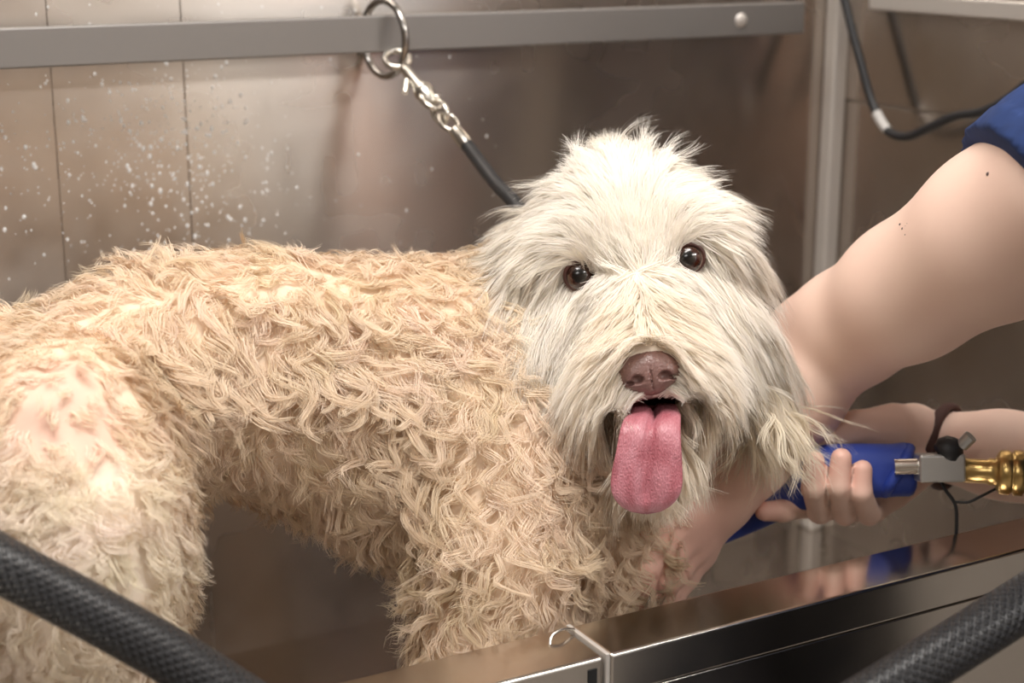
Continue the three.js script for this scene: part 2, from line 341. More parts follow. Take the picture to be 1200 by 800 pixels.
// ---------------------------------------------------------------- the dog
const dog = thing('dog', 'cream curly-haired dog standing wet in the tub with its tongue out', 'dog');
const HEAD = at(744, 312, 1.03), ROLL = 9 * Math.PI / 180;
const hX = cR.clone().multiplyScalar(Math.cos(ROLL)).addScaledVector(cU, Math.sin(ROLL));
const hY = cU.clone().multiplyScalar(Math.cos(ROLL)).addScaledVector(cR, -Math.sin(ROLL));
const hZ = cF.clone().negate();
const hp = (x, y, z) => HEAD.clone().addScaledVector(hX, x / 1000).addScaledVector(hY, y / 1000).addScaledVector(hZ, z / 1000); // millimetres in the head's own axes
const hd = (x, y, z) => V3().addScaledVector(hX, x).addScaledVector(hY, y).addScaledVector(hZ, z).normalize();
const hBasis = new THREE.Matrix4().makeBasis(hX, hY, hZ);
const mm = (x, y, z) => V3(x / 1000, y / 1000, z / 1000);

const trunk = new Field(0.05);
trunk.chain([[at(80, 490, 1.0), 0.055], [at(170, 446, 1.02), 0.061], [at(300, 428, 1.06), 0.065], [at(450, 458, 1.1), 0.081], [at(590, 480, 1.13), 0.088], [at(670, 520, 1.13), 0.075]]);
trunk.cap(at(600, 430, 1.14), at(720, 350, 1.13), 0.075, 0.06);            // neck
trunk.cap(at(650, 540, 1.12), at(690, 640, 1.12), 0.07, 0.05);            // fore chest
trunk.cap(at(520, 545, 1.1), at(345, 490, 1.07), 0.072, 0.052);          // rib cage floor
const foot = (p, dx = 0) => V3(p.x + dx, TUB_Y + 0.016, p.z);
function leg(list, pawDx) {
  const l = list.map(([p, r]) => [p, r]), last = l[l.length - 1][0], f = foot(last, 0);
  l.push([f.clone().setY(TUB_Y + 0.03), 0.026]); trunk.chain(l);
  trunk.cap(f.clone().add(V3(0, 0.004, 0)), f.clone().add(V3(pawDx, -0.001, 0)), 0.022, 0.016);
}
leg([[at(72, 520, 0.93), 0.06], [at(86, 600, 0.915), 0.053], [at(92, 670, 0.915), 0.048], [at(78, 770, 0.925), 0.043], [at(62, 850, 0.925), 0.035]], 0.045);
leg([[at(90, 510, 1.05), 0.052], [at(130, 600, 1.05), 0.042], [at(150, 690, 1.05), 0.032], [at(140, 800, 1.05), 0.028]], 0.045);
leg([[at(600, 560, 1.07), 0.06], [at(588, 640, 1.05), 0.043], [at(575, 740, 1.045), 0.034], [at(566, 800, 1.045), 0.03]], 0.04);
leg([[at(680, 600, 1.14), 0.055], [at(672, 700, 1.15), 0.042], [at(668, 780, 1.16), 0.032]], 0.04);
trunk.chain([[at(40, 430, 1.03), 0.03], [at(-35, 430, 1.0), 0.022], [at(-75, 500, 0.98), 0.014], [at(-85, 570, 0.97), 0.008]]); // tail

const skull = new Field(0.024);
skull.ell(hp(0, 16, -62), mm(54, 56, 66), hBasis);
for (const s of [-1, 1]) {
  skull.ell(hp(s * 33, 17, -22), mm(22, 16, 18), hBasis);                 // brow
  skull.ell(hp(s * 38, -38, -40), mm(32, 40, 38), hBasis);                // cheek
  skull.cap(hp(s * 17 - 4, -62, 6), hp(s * 16 - 5, -74, 24), 0.022, 0.018);       // upper lip pads
}
skull.cap(hp(0, -25, -20), hp(-5, -60, 26), 0.036, 0.021);
const jaw = new Field(0.016);
jaw.cap(hp(0, -85, -30), hp(-5, -117, 8), 0.03, 0.016);
const mouthCut = new Field(0.01); mouthCut.ell(hp(-5, -96, 26), mm(31, 13, 40), hBasis);
const socket = new Field(0.002); for (const s of [-1, 1]) socket.ell(hp(s * 35.5, 0, 2), mm(10.5, 9.5, 14), hBasis);
const ears = new Field(0.02);
for (const z of [-42, -62, -80]) {
  ears.chain([[hp(-49, 32, z - 6), 0.011], [hp(-59, 4, z - 8), 0.011], [hp(-68, -48, z - 6), 0.009]]);
  ears.chain([[hp(48, 32, z - 6), 0.011], [hp(57, 4, z - 6), 0.011], [hp(66, -50, z), 0.01], [hp(72, -90, z + 6), 0.008]]);
}
const headAt = (x, y, z) => {
  let d = smin(smin(skull.at(x, y, z), jaw.at(x, y, z), 0.016), ears.at(x, y, z), 0.016);
  d = Math.max(d, -mouthCut.at(x, y, z)); return Math.max(d, -socket.at(x, y, z));
};
const dogAt = (x, y, z) => smin(trunk.at(x, y, z), headAt(x, y, z), 0.04);
const skinGeo = nets(dogAt, V3(-0.62, TUB_Y + 0.001, -1.25), V3(0.85, 1.24, -0.66), 0.0055);

// grooming: how the coat lies at a few places, blended in between. dir in picture axes (trunk) or head axes; lengths in millimetres
const COAT = '#ead4b8';
const TR = [
  // px, py, distance, dir x, dir y, length, lift, wave, wavelength, colour
  [40, 385, 0.94, -0.6, -0.5, 20, 0.2, 2.5, 18, COAT], [110, 350, 0.97, -0.7, -0.4, 22, 0.15, 3, 20, COAT], [60, 450, 0.9, -0.2, -1, 9, 0.06, 1.5, 16, COAT], [110, 500, 0.88, 0.1, -1, 9, 0.06, 1.5, 16, COAT],
  [30, 540, 0.88, -0.1, -1, 20, 0.3, 3, 16, '#efdfc9'], [200, 300, 1.0, -0.7, 0.1, 30, 0.3, 4.5, 24, COAT], [300, 300, 1.02, -0.7, -0.3, 23, 0.08, 4.5, 24, COAT], [420, 305, 1.06, -0.5, -0.5, 24, 0.08, 4.5, 24, COAT], [540, 325, 1.09, -0.5, -0.5, 24, 0.1, 4.5, 22, COAT],
  [180, 390, 0.96, -0.3, -0.9, 26, 0.08, 5, 26, COAT], [300, 390, 0.99, -0.2, -1, 28, 0.08, 5.5, 27, COAT], [420, 390, 1.03, -0.1, -1, 27, 0.08, 5.5, 26, COAT], [540, 410, 1.06, -0.2, -1, 28, 0.1, 5, 24, COAT],
  [210, 440, 0.95, 0, -1, 36, 0.3, 6, 28, COAT], [320, 440, 0.985, 0.1, -1, 34, 0.28, 6, 28, COAT], [440, 430, 1.03, 0.1, -1, 34, 0.28, 6, 26, COAT],
  [250, 500, 0.98, 0.2, -1, 16, 0.05, 2.5, 20, COAT], [340, 510, 1.0, 0.1, -1, 24, 0.08, 4, 22, COAT], [440, 520, 1.04, 0, -1, 34, 0.16, 4.5, 22, COAT], [300, 565, 1.02, 0.3, -0.8, 16, 0.06, 3, 20, COAT], [400, 600, 1.05, 0.1, -1, 32, 0.2, 4, 22, COAT], [350, 640, 1.09, 0, -1, 14, 0.06, 3, 20, COAT],
  [560, 500, 1.05, -0.2, -1, 36, 0.22, 5, 22, COAT], [520, 590, 1.04, -0.2, -1, 38, 0.26, 5, 22, COAT], [640, 530, 1.05, 0, -1, 36, 0.2, 5, 20, COAT], [620, 620, 1.03, -0.1, -1, 36, 0.22, 5, 20, COAT], [700, 620, 1.06, 0.1, -1, 36, 0.22, 5, 19, COAT], [690, 690, 1.07, 0.1, -1, 42, 0.2, 4.5, 22, COAT],
  [550, 680, 1.01, -0.1, -1, 36, 0.2, 4, 24, COAT], [540, 760, 1.02, -0.2, -1, 30, 0.2, 4, 22, COAT],
  [640, 340, 1.1, -0.3, -0.8, 40, 0.25, 4, 30, '#f5ead8'], [720, 240, 1.14, -0.1, -0.3, 36, 0.3, 4, 34, '#f8f0e2'], [800, 400, 1.16, 0.2, -1, 36, 0.2, 4, 30, '#f5ead8'],
  [60, 600, 0.86, -0.2, -1, 21, 0.26, 4, 14, '#f0e3d0'], [150, 580, 0.87, 0, -1, 21, 0.26, 4, 14, '#f0e2cd'], [110, 660, 0.87, -0.1, -1, 20, 0.28, 4, 13, '#f1e5d3'], [180, 660, 0.88, 0.1, -1, 20, 0.28, 4, 13, '#f1e5d3'], [80, 760, 0.88, -0.2, -1, 26, 0.28, 3.5, 17, '#efe2cf'],
].map(([px, py, d, dx, dy, len, lift, amp, wl, col]) => ({ p: at(px, py, d), d: dirOf(dx, dy), len, lift, amp, wl, c: hex(col).lerp(hex('#fff4e6'), 0.12) }));
const HW = '#fffaf2', HC = '#fbf1e2';
const HG = [];
for (const s of [-1, 1]) for (const [x, y, z, dx, dy, dz, len, lift, amp, wl, col] of [
  [0, 72, -60, 0.5, 0.6, 0, 24, 0.5, 4, 40, HW], [12, 62, -18, 0.3, 0.9, 0, 22, 0.34, 3, 40, HW], [36, 60, -36, 0.7, 0.05, 0, 34, 0.22, 4, 40, HW], [54, 36, -56, 0.3, -0.95, 0, 46, 0.1, 5, 46, HW], [52, 42, -90, 0.5, -0.8, 0, 34, 0.2, 4, 40, HW],
  [5, 44, -4, 0.4, 0.7, 0, 24, 0.18, 2, 40, HW], [26, 36, -8, 0.9, 0.05, 0, 32, 0.2, 2, 40, HW], [48, 24, -24, 0.4, -0.95, 0, 46, 0.12, 3, 44, HW],
  [4, 16, -8, 0.4, 0.9, 0.2, 16, 0.22, 1, 30, HW], [14, 4, -2, 0.1, 1, 0.2, 12, 0.24, 1, 30, HW], [20, -14, 2, 0.5, -0.85, 0.1, 14, 0.2, 1, 30, HW],
  [38, -18, -8, 0.45, -0.9, 0, 34, 0.12, 2, 44, HW], [52, -8, -26, 0.3, -1, 0, 52, 0.1, 3, 50, HW],
  [6, -26, 12, 0.7, -0.6, 0, 24, 0.26, 1.5, 36, HC], [10, -42, 28, 0.8, -0.7, 0.1, 32, 0.28, 2, 36, HC], [24, -46, 20, 0.6, -0.9, 0, 46, 0.24, 2.5, 46, HW], [30, -64, 14, 0.3, -1, 0, 54, 0.18, 3, 50, HC], [14, -82, 40, 0.7, -0.7, 0.1, 13, 0.15, 1, 30, HW], [26, -82, 24, 0.45, -1, 0, 36, 0.18, 2, 44, HC],
  [48, -44, -18, 0.2, -1, 0, 62, 0.1, 3, 52, HW], [58, -40, -44, 0.15, -1, 0, 60, 0.1, 4, 50, HW], [30, -100, -10, 0.2, -1, 0, 52, 0.12, 4, 44, HC], [8, -125, 10, 0.1, -1, 0.1, 34, 0.12, 3, 40, HC],
  [70, 0, -56, 0.1, -1, 0, 62, 0.1, 5, 50, HW], [76, -45, -50, 0.08, -1, 0, 66, 0.09, 6, 46, HW], [78, -90, -42, 0.12, -1, 0, 62, 0.1, 8, 42, '#f3e8d4'], [60, 0, -110, 0.3, -1, 0, 50, 0.2, 5, 40, HC], [10, 60, -115, 0.4, 0.3, -0.5, 34, 0.3, 4, 40, HW],
]) HG.push({ p: hp(s * x, y, z), d: hd(s * dx, dy, dz), len, lift, amp, wl, c: hex(col) });

function groomAt(list, p, pow, out) {
  let W = 0; out.d.set(0, 0, 0); out.len = out.lift = out.amp = out.wl = 0; out.c.setRGB(0, 0, 0);
  for (const g of list) {
    const w = 1 / Math.pow(p.distanceToSquared(g.p) + 1e-5, pow);
    W += w; out.d.addScaledVector(g.d, w); out.len += g.len * w; out.lift += g.lift * w; out.amp += g.amp * w; out.wl += g.wl * w;
    out.c.r += g.c.r * w; out.c.g += g.c.g * w; out.c.b += g.c.b * w;
  }
  out.d.normalize(); out.len /= W; out.lift /= W; out.amp /= W; out.wl /= W; out.c.multiplyScalar(1 / W);
  return out;
}
const G = { d: V3(), c: new THREE.Color() };

// places the coat keeps clear of: before the eyes, the nose, the mouth and tongue
const clear = new Field(0.004);
for (const s of [-1, 1]) clear.cap(hp(s * 35.5, 0.5, 0), hp(s * 36.5, 0, 40), 0.0092, 0.012);
for (const s of [-1, 1]) clear.cap(hp(s * 25 - 5, -93, 8), hp(s * 27 - 6, -91, 60), 0.0075, 0.009);
clear.cap(hp(-5, -66, 40), hp(-5, -66, 70), 0.017, 0.02);
const noseC = hp(-5, -66, 42);
clear.chain([[hp(-5, -95, 30), 0.024], [hp(-9, -120, 46), 0.022], [hp(-20, -165, 46), 0.021]]);
const coatAt = (x, y, z) => Math.min(dogAt(x, y, z), clear.at(x, y, z) + 0.002);

class Coat {
  constructor() { this.p = []; this.n = []; this.c = []; this.i = []; }
  // one strand: a narrow ribbon along pts (array of Vector3), facing out
  strand(pts, out, w, col, tip, N) {
    const K = pts.length, base = this.p.length / 3; const t = Coat.t, s = Coat.s, n = Coat.n;
    for (let k = 0; k < K; k++) {
      t.subVectors(pts[Math.min(k + 1, K - 1)], pts[Math.max(k - 1, 0)]);
      s.crossVectors(t, out).normalize(); n.crossVectors(s, t).normalize();
      const f = k / (K - 1), h = w * (1 - tip * f * f) * 0.5, q = pts[k];
      this.p.push(q.x - s.x * h, q.y - s.y * h, q.z - s.z * h, q.x + s.x * h, q.y + s.y * h, q.z + s.z * h);
      const b = 0.5;
      n.addScaledVector(N, 0.7);
      this.n.push(n.x - s.x * b, n.y - s.y * b, n.z - s.z * b, n.x + s.x * b, n.y + s.y * b, n.z + s.z * b);
      this.c.push(col.r, col.g, col.b, col.r, col.g, col.b);
      if (k) { const a = base + k * 2; this.i.push(a - 2, a - 1, a, a - 1, a + 1, a); }
    }
  }
  geometry() {
    const g = new THREE.BufferGeometry(), n = new Float32Array(this.n);
    for (let i = 0; i < n.length; i += 3) { const l = 1 / Math.hypot(n[i], n[i + 1], n[i + 2]); n[i] *= l; n[i + 1] *= l; n[i + 2] *= l; }
    g.setAttribute('position', new THREE.BufferAttribute(new Float32Array(this.p), 3)); g.setAttribute('normal', new THREE.BufferAttribute(n, 3));
    g.setAttribute('color', new THREE.BufferAttribute(new Float32Array(this.c), 3)); g.setIndex(new THREE.BufferAttribute(new Uint32Array(this.i), 1));
    return g;
  }
}
Coat.t = V3(); Coat.s = V3(); Coat.n = V3();
const grad = V3();
// the line one lock follows over the skin
function lockPath(p, n, dir, len, lift, K, fall, curl = 0) {
  const d = dir.clone().addScaledVector(n, -dir.dot(n)); if (d.lengthSq() < 1e-4) d.set(0, -1, 0); d.normalize();
  const tan = d.clone(); d.multiplyScalar(1 - lift).addScaledVector(n, lift).normalize();
  const pts = [p.clone()], q = p.clone(), st = len / K;
  for (let k = 1; k <= K; k++) {
    q.addScaledVector(d, st);
    const gap = 0.0012 + 0.004 * Math.min(1, k / 3) * lift * 2, sd = coatAt(q.x, q.y, q.z);
    if (sd < gap) { gradient(coatAt, q, 0.002, grad); q.addScaledVector(grad, Math.min(gap - sd, 0.004)); d.addScaledVector(grad, 0.12); }
    else if (sd > 0.014) { gradient(coatAt, q, 0.002, grad); d.addScaledVector(grad, -0.08 * (1 - lift)); }
    d.y -= fall; if (curl) { d.applyAxisAngle(n, curl * k / K); d.normalize(); } else d.addScaledVector(tan, 0.08).normalize();
    pts.push(q.clone());
  }
  return { pts, tan };
}
function lock(coat, p, n, o) {
  const { pts, tan } = lockPath(p, n, o.dir, o.len, o.lift, o.K, o.fall, o.curl);
  const b = V3().crossVectors(n, tan).normalize(), K = o.K, ph = o.ph ?? rnd() * 6.283, freq = 6.283 * (o.len / K) / o.wl, sgn = o.ph !== undefined || rnd() < 0.5 ? 1 : -1, tw = rr(0.45, 0.9), ph2 = rnd() * 6.283, h2 = o.ph !== undefined ? 0.55 : 0;
  const tmp = [], up = V3();
  for (let s = 0; s < o.strands; s++) {
    const a = rnd() * 6.283, r = Math.sqrt(rnd()) * o.R, ox = Math.cos(a) * r, oy = Math.sin(a) * r, oz = rnd() * o.R * 0.5, dp = gauss() * o.fray, lf = rr(0.8, 1.05), ex = gauss() * o.splay, ez = gauss() * o.splay;
    const Ks = Math.max(3, Math.round(K * lf));
    tmp.length = 0;
    for (let k = 0; k <= Ks; k++) {
      const f = k / K, ramp = Math.min(1, k / 3), keep = 1 - o.join * Math.min(1, Math.pow(f, 0.7)), A = o.amp * ramp * (0.7 + 0.5 * f), w = ph + dp + k * freq;
      const q = pts[Math.min(k, K)].clone();
      q.addScaledVector(b, ox * keep + A * (Math.sin(w) + h2 * Math.sin(w * 0.57 + ph2)) * sgn + ex * f * f).addScaledVector(tan, oy * keep).addScaledVector(n, oz * keep + A * tw * (Math.cos(w) - Math.cos(ph + dp)) * 0.6 + Math.abs(ez) * f * f);
      tmp.push(q);
    }
    up.copy(n).addScaledVector(b, gauss() * 0.5).addScaledVector(tan, gauss() * 0.15);
    const v = 1 + gauss() * 0.05, col = { r: o.c.r * v, g: o.c.g * v * (1 + gauss() * 0.012), b: o.c.b * v * (1 + gauss() * 0.03) };
    coat.strand(tmp, up, o.w * rr(0.75, 1.2), col, o.tip, n);
  }
}
// roots: spread over the skin, not nearer to each other than a distance that may vary
function roots(geo, count, want, spacing) {
  const p = geo.attributes.position, nr = geo.attributes.normal, ix = geo.index.array, n = ix.length / 3, acc = new Float64Array(n);
  const A = V3(), B = V3(), C = V3(), N = V3(); let sum = 0;
  for (let t = 0; t < n; t++) {
    A.fromBufferAttribute(p, ix[t * 3]); B.fromBufferAttribute(p, ix[t * 3 + 1]); C.fromBufferAttribute(p, ix[t * 3 + 2]); N.fromBufferAttribute(nr, ix[t * 3]);
    const c = A.clone().add(B).add(C).multiplyScalar(1 / 3);
    sum += V3().crossVectors(B.clone().sub(A), C.clone().sub(A)).length() * want(c, N); acc[t] = sum;
  }
  const out = [], cells = new Map(), S = 0.02;
  for (let tries = 0; out.length < count && tries < count * 12; tries++) {
    const x = rnd() * sum; let lo = 0, hi = n - 1; while (lo < hi) { const m = lo + hi >> 1; if (acc[m] < x) lo = m + 1; else hi = m; }
    let u = rnd(), v = rnd(); if (u + v > 1) { u = 1 - u; v = 1 - v; }
    A.fromBufferAttribute(p, ix[lo * 3]); B.fromBufferAttribute(p, ix[lo * 3 + 1]); C.fromBufferAttribute(p, ix[lo * 3 + 2]);
    const q = A.clone().addScaledVector(B.clone().sub(A), u).addScaledVector(C.clone().sub(A), v);
    A.fromBufferAttribute(nr, ix[lo * 3]); B.fromBufferAttribute(nr, ix[lo * 3 + 1]); C.fromBufferAttribute(nr, ix[lo * 3 + 2]);
    const m = A.multiplyScalar(1 - u - v).addScaledVector(B, u).addScaledVector(C, v).normalize().clone();
    const r = spacing(q), gx = Math.floor(q.x / S), gy = Math.floor(q.y / S), gz = Math.floor(q.z / S); let ok = true;
    for (let i = -1; ok && i < 2; i++) for (let j = -1; ok && j < 2; j++) for (let k = -1; ok && k < 2; k++) for (const o of cells.get((gx + i) + ',' + (gy + j) + ',' + (gz + k)) ?? []) if (o.distanceToSquared(q) < r * r) { ok = false; break; }
    if (!ok) continue;
    const key = gx + ',' + gy + ',' + gz; if (!cells.has(key)) cells.set(key, []); cells.get(key).push(q);
    out.push([q, m]);
  }
  return out;
}
const hit = (px, py) => { for (let d = 0.75; d < 1.3; d += 0.0015) { const q = at(px, py, d); if (dogAt(q.x, q.y, q.z) < 0) return q; } return at(px, py, 1.05); };
const hip = [hit(70, 455), hit(105, 505), hit(55, 500)], bare = (p) => Math.max(...hip.map((h) => sstep(0.036, 0.01, p.distanceTo(h)))); // thinly haired, pink skin shows at the hip
const faced = (c, n) => { const v = camera.position.clone().sub(c).normalize().dot(n); return v > -0.35 ? 1 : 0.18; };
const inHead = (p) => headAt(p.x, p.y, p.z) < trunk.at(p.x, p.y, p.z) - 0.004;
const hl = (p) => { const v = p.clone().sub(HEAD); return V3(v.dot(hX) * 1000, v.dot(hY) * 1000, v.dot(hZ) * 1000); };
const bald = (p) => { // eyes, nose, mouth
  const l = hl(p);
  if (Math.hypot(Math.abs(l.x) - 35.5, l.y) < 10.5 && l.z > -22) return true;
  if (p.distanceTo(noseC) < 0.0165) return true;
  return mouthCut.at(p.x, p.y, p.z) < 0.0015;
};

{ // skin
  const pink = hex('#d8a896'), flesh = hex('#5a1f1c'), lid = hex('#5d3a30');
  paint(skinGeo, (p) => {
    const head = inHead(p); groomAt(head ? HG : TR, p, head ? 1.6 : 1.8, G);
    const c = G.c.clone().lerp(pink, head ? 0.08 : 0.12 + 0.85 * bare(p) * (0.6 + 0.4 * perlin.noise(p.x * 60, p.y * 60, p.z * 60)));
    if (head) {
      const l = hl(p);
      if (mouthCut.at(p.x, p.y, p.z) < 0.0012) c.copy(flesh);
      const e = Math.hypot((Math.abs(l.x) - 35.5) / 1.1, l.y); if (e < 13 && l.z > -22) c.lerp(lid, sstep(13, 10, e));
    }
    return c;
  });
  mesh('body', skinGeo, new THREE.MeshStandardMaterial({ name: 'dog_skin', vertexColors: true, roughness: 0.6 }), dog).userData.label = 'pinkish cream skin under the coat';
}
const furMat = new THREE.MeshPhysicalMaterial({ name: 'wet_coat', vertexColors: true, roughness: 0.56, transmission: 0.34, thickness: 0, side: THREE.DoubleSide });
const headMat = new THREE.MeshPhysicalMaterial({ name: 'dry_coat', vertexColors: true, roughness: 0.8, transmission: 0.42, thickness: 0, side: THREE.DoubleSide });
{
  const c = new Coat(), list = roots(skinGeo, 5200, (p, n) => headAt(p.x, p.y, p.z) < 0.016 ? 0 : faced(p, n) * (p.x < -0.12 ? 1.5 : 1) * (1 - 0.5 * bare(p)), (p) => p.x < -0.12 ? 0.0042 : 0.005);
  for (const [p, n] of list) {
    groomAt(TR, p, 1.8, G);
    const k = rr(0.75, 1.2), dir = G.d.clone(); dir.applyAxisAngle(n, gauss() * 0.2 + perlin.noise(p.x * 26, p.y * 26, p.z * 26) * 1.7);
    const v = 1 + 0.12 * perlin.noise(p.x * 50 + 7, p.y * 50, p.z * 50);
    const wl = G.wl * (0.95 + 0.45 * perlin.noise(p.x * 30, p.y * 30 + 5, p.z * 30)) * rr(0.85, 1.2) / 1000, ph = 6.283 * p.dot(G.d) / wl + 5 * perlin.noise(p.x * 24 + 9, p.y * 24, p.z * 24) + gauss() * 0.6, curl = (1.0 + 0.8 * sstep(19, 14, G.wl)) * perlin.noise(p.x * 50, p.y * 50, p.z * 50 + 3) + gauss() * 0.08;
    lock(c, p, n, { ph, curl, dir, len: G.len * 1.05 * k / 1000, lift: clamp(G.lift + 0.03 + gauss() * 0.08, 0.03, 0.8), amp: G.amp * rr(0.55, 1.2) / 1000, wl, c: { r: G.c.r * v, g: G.c.g * v, b: G.c.b * v * v }, K: 9, fall: 0.05, strands: Math.round(rr(12, 19)), R: rr(0.004, 0.0066), fray: 0.35, splay: 0.0026, join: rr(0.4, 0.85), w: 0.0005, tip: 0.7 });
  }
  // the fringe where the long hair of the back ends over the flank, and the edge of the shoulder hair
  for (const [x0, y0, x1, y1, n, dx, cu, len] of [[185, 425, 300, 440, 15, 0, 1, 40], [300, 440, 400, 425, 12, 0.1, 1, 40], [395, 430, 490, 455, 12, 0.15, -1, 42], [150, 400, 210, 440, 8, 0.2, 1, 34], [480, 470, 505, 600, 14, -0.5, 1, 38], [250, 350, 460, 370, 14, -0.1, 1, 30]]) for (let i = 0; i < n; i++) {
    const f = (i + rnd()) / n, q = hit(x0 + (x1 - x0) * f + gauss() * 6, y0 + (y1 - y0) * f + gauss() * 9), nn = V3(); gradient(dogAt, q, 0.003, nn);
    groomAt(TR, q, 1.8, G);
    lock(c, q, nn, { dir: dirOf(dx + gauss() * 0.3, -1), len: len * rr(0.75, 1.2) / 1000, lift: rr(0.3, 0.5), amp: rr(0.002, 0.005), wl: rr(0.026, 0.04), ph: rnd() * 6.28, curl: (rnd() < 0.7 ? cu : -cu) * rr(0.1, 0.5), c: G.c, K: 11, fall: 0.07, strands: 26, R: rr(0.005, 0.0075), fray: 0.2, splay: 0.002, join: rr(0.6, 0.9), w: 0.0005, tip: 0.6 });
  }
  const m = mesh('body_fur', c.geometry(), furMat, dog); m.userData = { kind: 'stuff', label: 'damp cream and apricot curls' };
  console.log('body locks', list.length, 'triangles', c.i.length / 3);
}
{
  const c = new Coat(), list = roots(skinGeo, 5300, (p, n) => inHead(p) && !bald(p) ? Math.max(0.45, faced(p, n)) : 0, () => 0.0026);
  for (const [p, n] of list) {
    groomAt(HG, p, 1.7, G);
    const k = rr(0.75, 1.2), dir = G.d.clone(); dir.applyAxisAngle(n, gauss() * 0.12 + perlin.noise(p.x * 20, p.y * 20, p.z * 20) * 0.5);
    const v = 1 + 0.05 * perlin.noise(p.x * 40 + 7, p.y * 40, p.z * 40);
    lock(c, p, n, { dir, len: G.len * 1.15 * k / 1000, lift: clamp(G.lift + gauss() * 0.06, 0.03, 0.85), amp: G.amp * rr(0.2, 0.8) / 1000, wl: G.wl * rr(0.8, 1.4) / 1000, c: { r: G.c.r * v, g: G.c.g * v, b: G.c.b * v }, K: 9, fall: 0.045, strands: 15, R: 0.0034, fray: 0.25, splay: 0.0035, join: rr(0.2, 0.55), w: 0.00055, tip: 0.8 });
  }
  // loose tufts that stand off the crown, brow and ears
  for (const [x, y, z, dx, dy, dz, len, lift, amp, wl, nS] of [[8, 70, -40, 0.6, 0.8, 0, 34, 0.6, 8, 60, 30], [-6, 74, -44, -0.8, 0.6, 0, 40, 0.6, 6, 60, 30], [30, 68, -50, 0.7, 0.8, 0, 44, 0.65, 6, 60, 30], [40, 62, -56, 0.9, 0.5, 0, 44, 0.55, 6, 60, 26], [-34, 64, -50, -0.8, 0.6, 0, 42, 0.6, 6, 60, 30], [-46, 54, -56, -1, 0.3, 0, 42, 0.5, 6, 60, 26], [-50, 36, -60, -1, -0.5, 0, 30, 0.4, 5, 50, 18], [50, 34, -60, 1, -0.1, 0, 32, 0.45, 6, 50, 22], [0, 70, -30, 0.1, 0.9, 0.2, 36, 0.5, 4, 60, 26], [-20, 66, -40, -0.4, 1, 0, 32, 0.6, 5, 60, 26], [22, 66, -38, 0.3, 1, 0, 32, 0.6, 5, 60, 26]]) for (let k = 0; k < 3; k++) {
    const q = hp(x + gauss() * 5, y, z + gauss() * 8), n = V3(); for (let i = 0; i < 12; i++) { gradient(dogAt, q, 0.002, n); q.addScaledVector(n, -dogAt(q.x, q.y, q.z)); }
    gradient(dogAt, q, 0.002, n);
    lock(c, q, n, { dir: hd(dx + gauss() * 0.15, dy + gauss() * 0.15, dz), len: len * rr(0.75, 1.15) / 1000, lift, amp: amp * rr(0.5, 1) / 1000, wl: wl / 1000, c: hex(HW), K: 10, fall: 0.03, strands: nS, R: 0.005, fray: 0.2, splay: 0.006, join: 0.6, w: 0.0004, tip: 0.85 });
  }
  const m = mesh('head_fur', c.geometry(), headMat, dog); m.userData = { kind: 'stuff', label: 'dry fluffy off-white hair of the head and ears' };
  console.log('head locks', list.length, 'triangles', c.i.length / 3);
}
{ // eyes
  for (const s of [-1, 1]) {
    const c = hp(s * 35.5, 0, -10.5), R = 0.0112;
    const g = new THREE.SphereGeometry(R, 40, 28).rotateX(Math.PI / 2); // pole towards +z
    g.applyMatrix4(hBasis).translate(c.x, c.y, c.z);
    const look = camera.position.clone().sub(c).normalize();
    const black = hex('#060403'), iris = hex('#3a1a0e'), rim = hex('#120906'), white = hex('#8c7468');
    paint(g, (p) => { const a = Math.acos(clamp(p.clone().sub(c).normalize().dot(look), -1, 1)); return a < 0.42 ? black.clone() : a < 0.5 ? black.clone().lerp(iris, (a - 0.42) / 0.08) : a < 0.78 ? iris.clone() : a < 0.86 ? iris.clone().lerp(rim, (a - 0.78) / 0.08) : a < 0.95 ? rim.clone() : white.clone(); });
    const e = mesh('eye', g, new THREE.MeshPhysicalMaterial({ name: 'eye', vertexColors: true, roughness: 0.25, clearcoat: 1, clearcoatRoughness: 0.03 }), dog); e.userData.label = 'glossy dark brown eye';
    // lids
    const pts = []; for (let k = 0; k < 28; k++) { const a = k / 28 * 6.2832; pts.push(hp(s * 35.5 + Math.cos(a) * 9.8, Math.sin(a) * 8.9, -4.6 + 1.5 * Math.sin(a))); }
    mesh('eyelid', tube(pts, 0.0014, 60, 8, true), new THREE.MeshStandardMaterial({ name: 'eyelid', color: hex('#4a2b24'), roughness: 0.45 }), dog).userData.label = 'reddish brown eyelid rim';
  }
}
{ // nose leather
  const f = new Field(0.007);
  f.ell(hp(-5, -64, 40), mm(18.5, 11.5, 12), hBasis).ell(hp(-5, -72, 42), mm(12, 9.5, 9), hBasis);
  for (const s of [-1, 1]) f.ell(hp(s * 10.5 - 5, -68, 43), mm(8, 8, 9), hBasis);
  const holes = new Field(0.001); for (const s of [-1, 1]) holes.ell(hp(s * 8.6 - 5, -70.5, 53), mm(4.4, 3.3, 6), hBasis).ell(hp(s * 13.6 - 5, -72, 50), mm(3.4, 1.5, 5), hBasis);
  const groove = new Field(0.001); groove.ell(hp(-5, -75, 54), mm(0.9, 9, 5), hBasis);
  f.cut.push({ f: holes, k: 0.0016 }, { f: groove, k: 0.002 });
  const g = nets((x, y, z) => f.at(x, y, z) + 0.00022 * perlin.noise(x * 900, y * 900, z * 900), noseC.clone().addScalar(-0.032), noseC.clone().addScalar(0.032), 0.0008);
  mesh('nose', g, new THREE.MeshPhysicalMaterial({ name: 'nose_leather', color: hex('#86655f'), roughness: 0.38, clearcoat: 0.35, clearcoatRoughness: 0.3 }), dog).userData.label = 'liver brown nose';
}
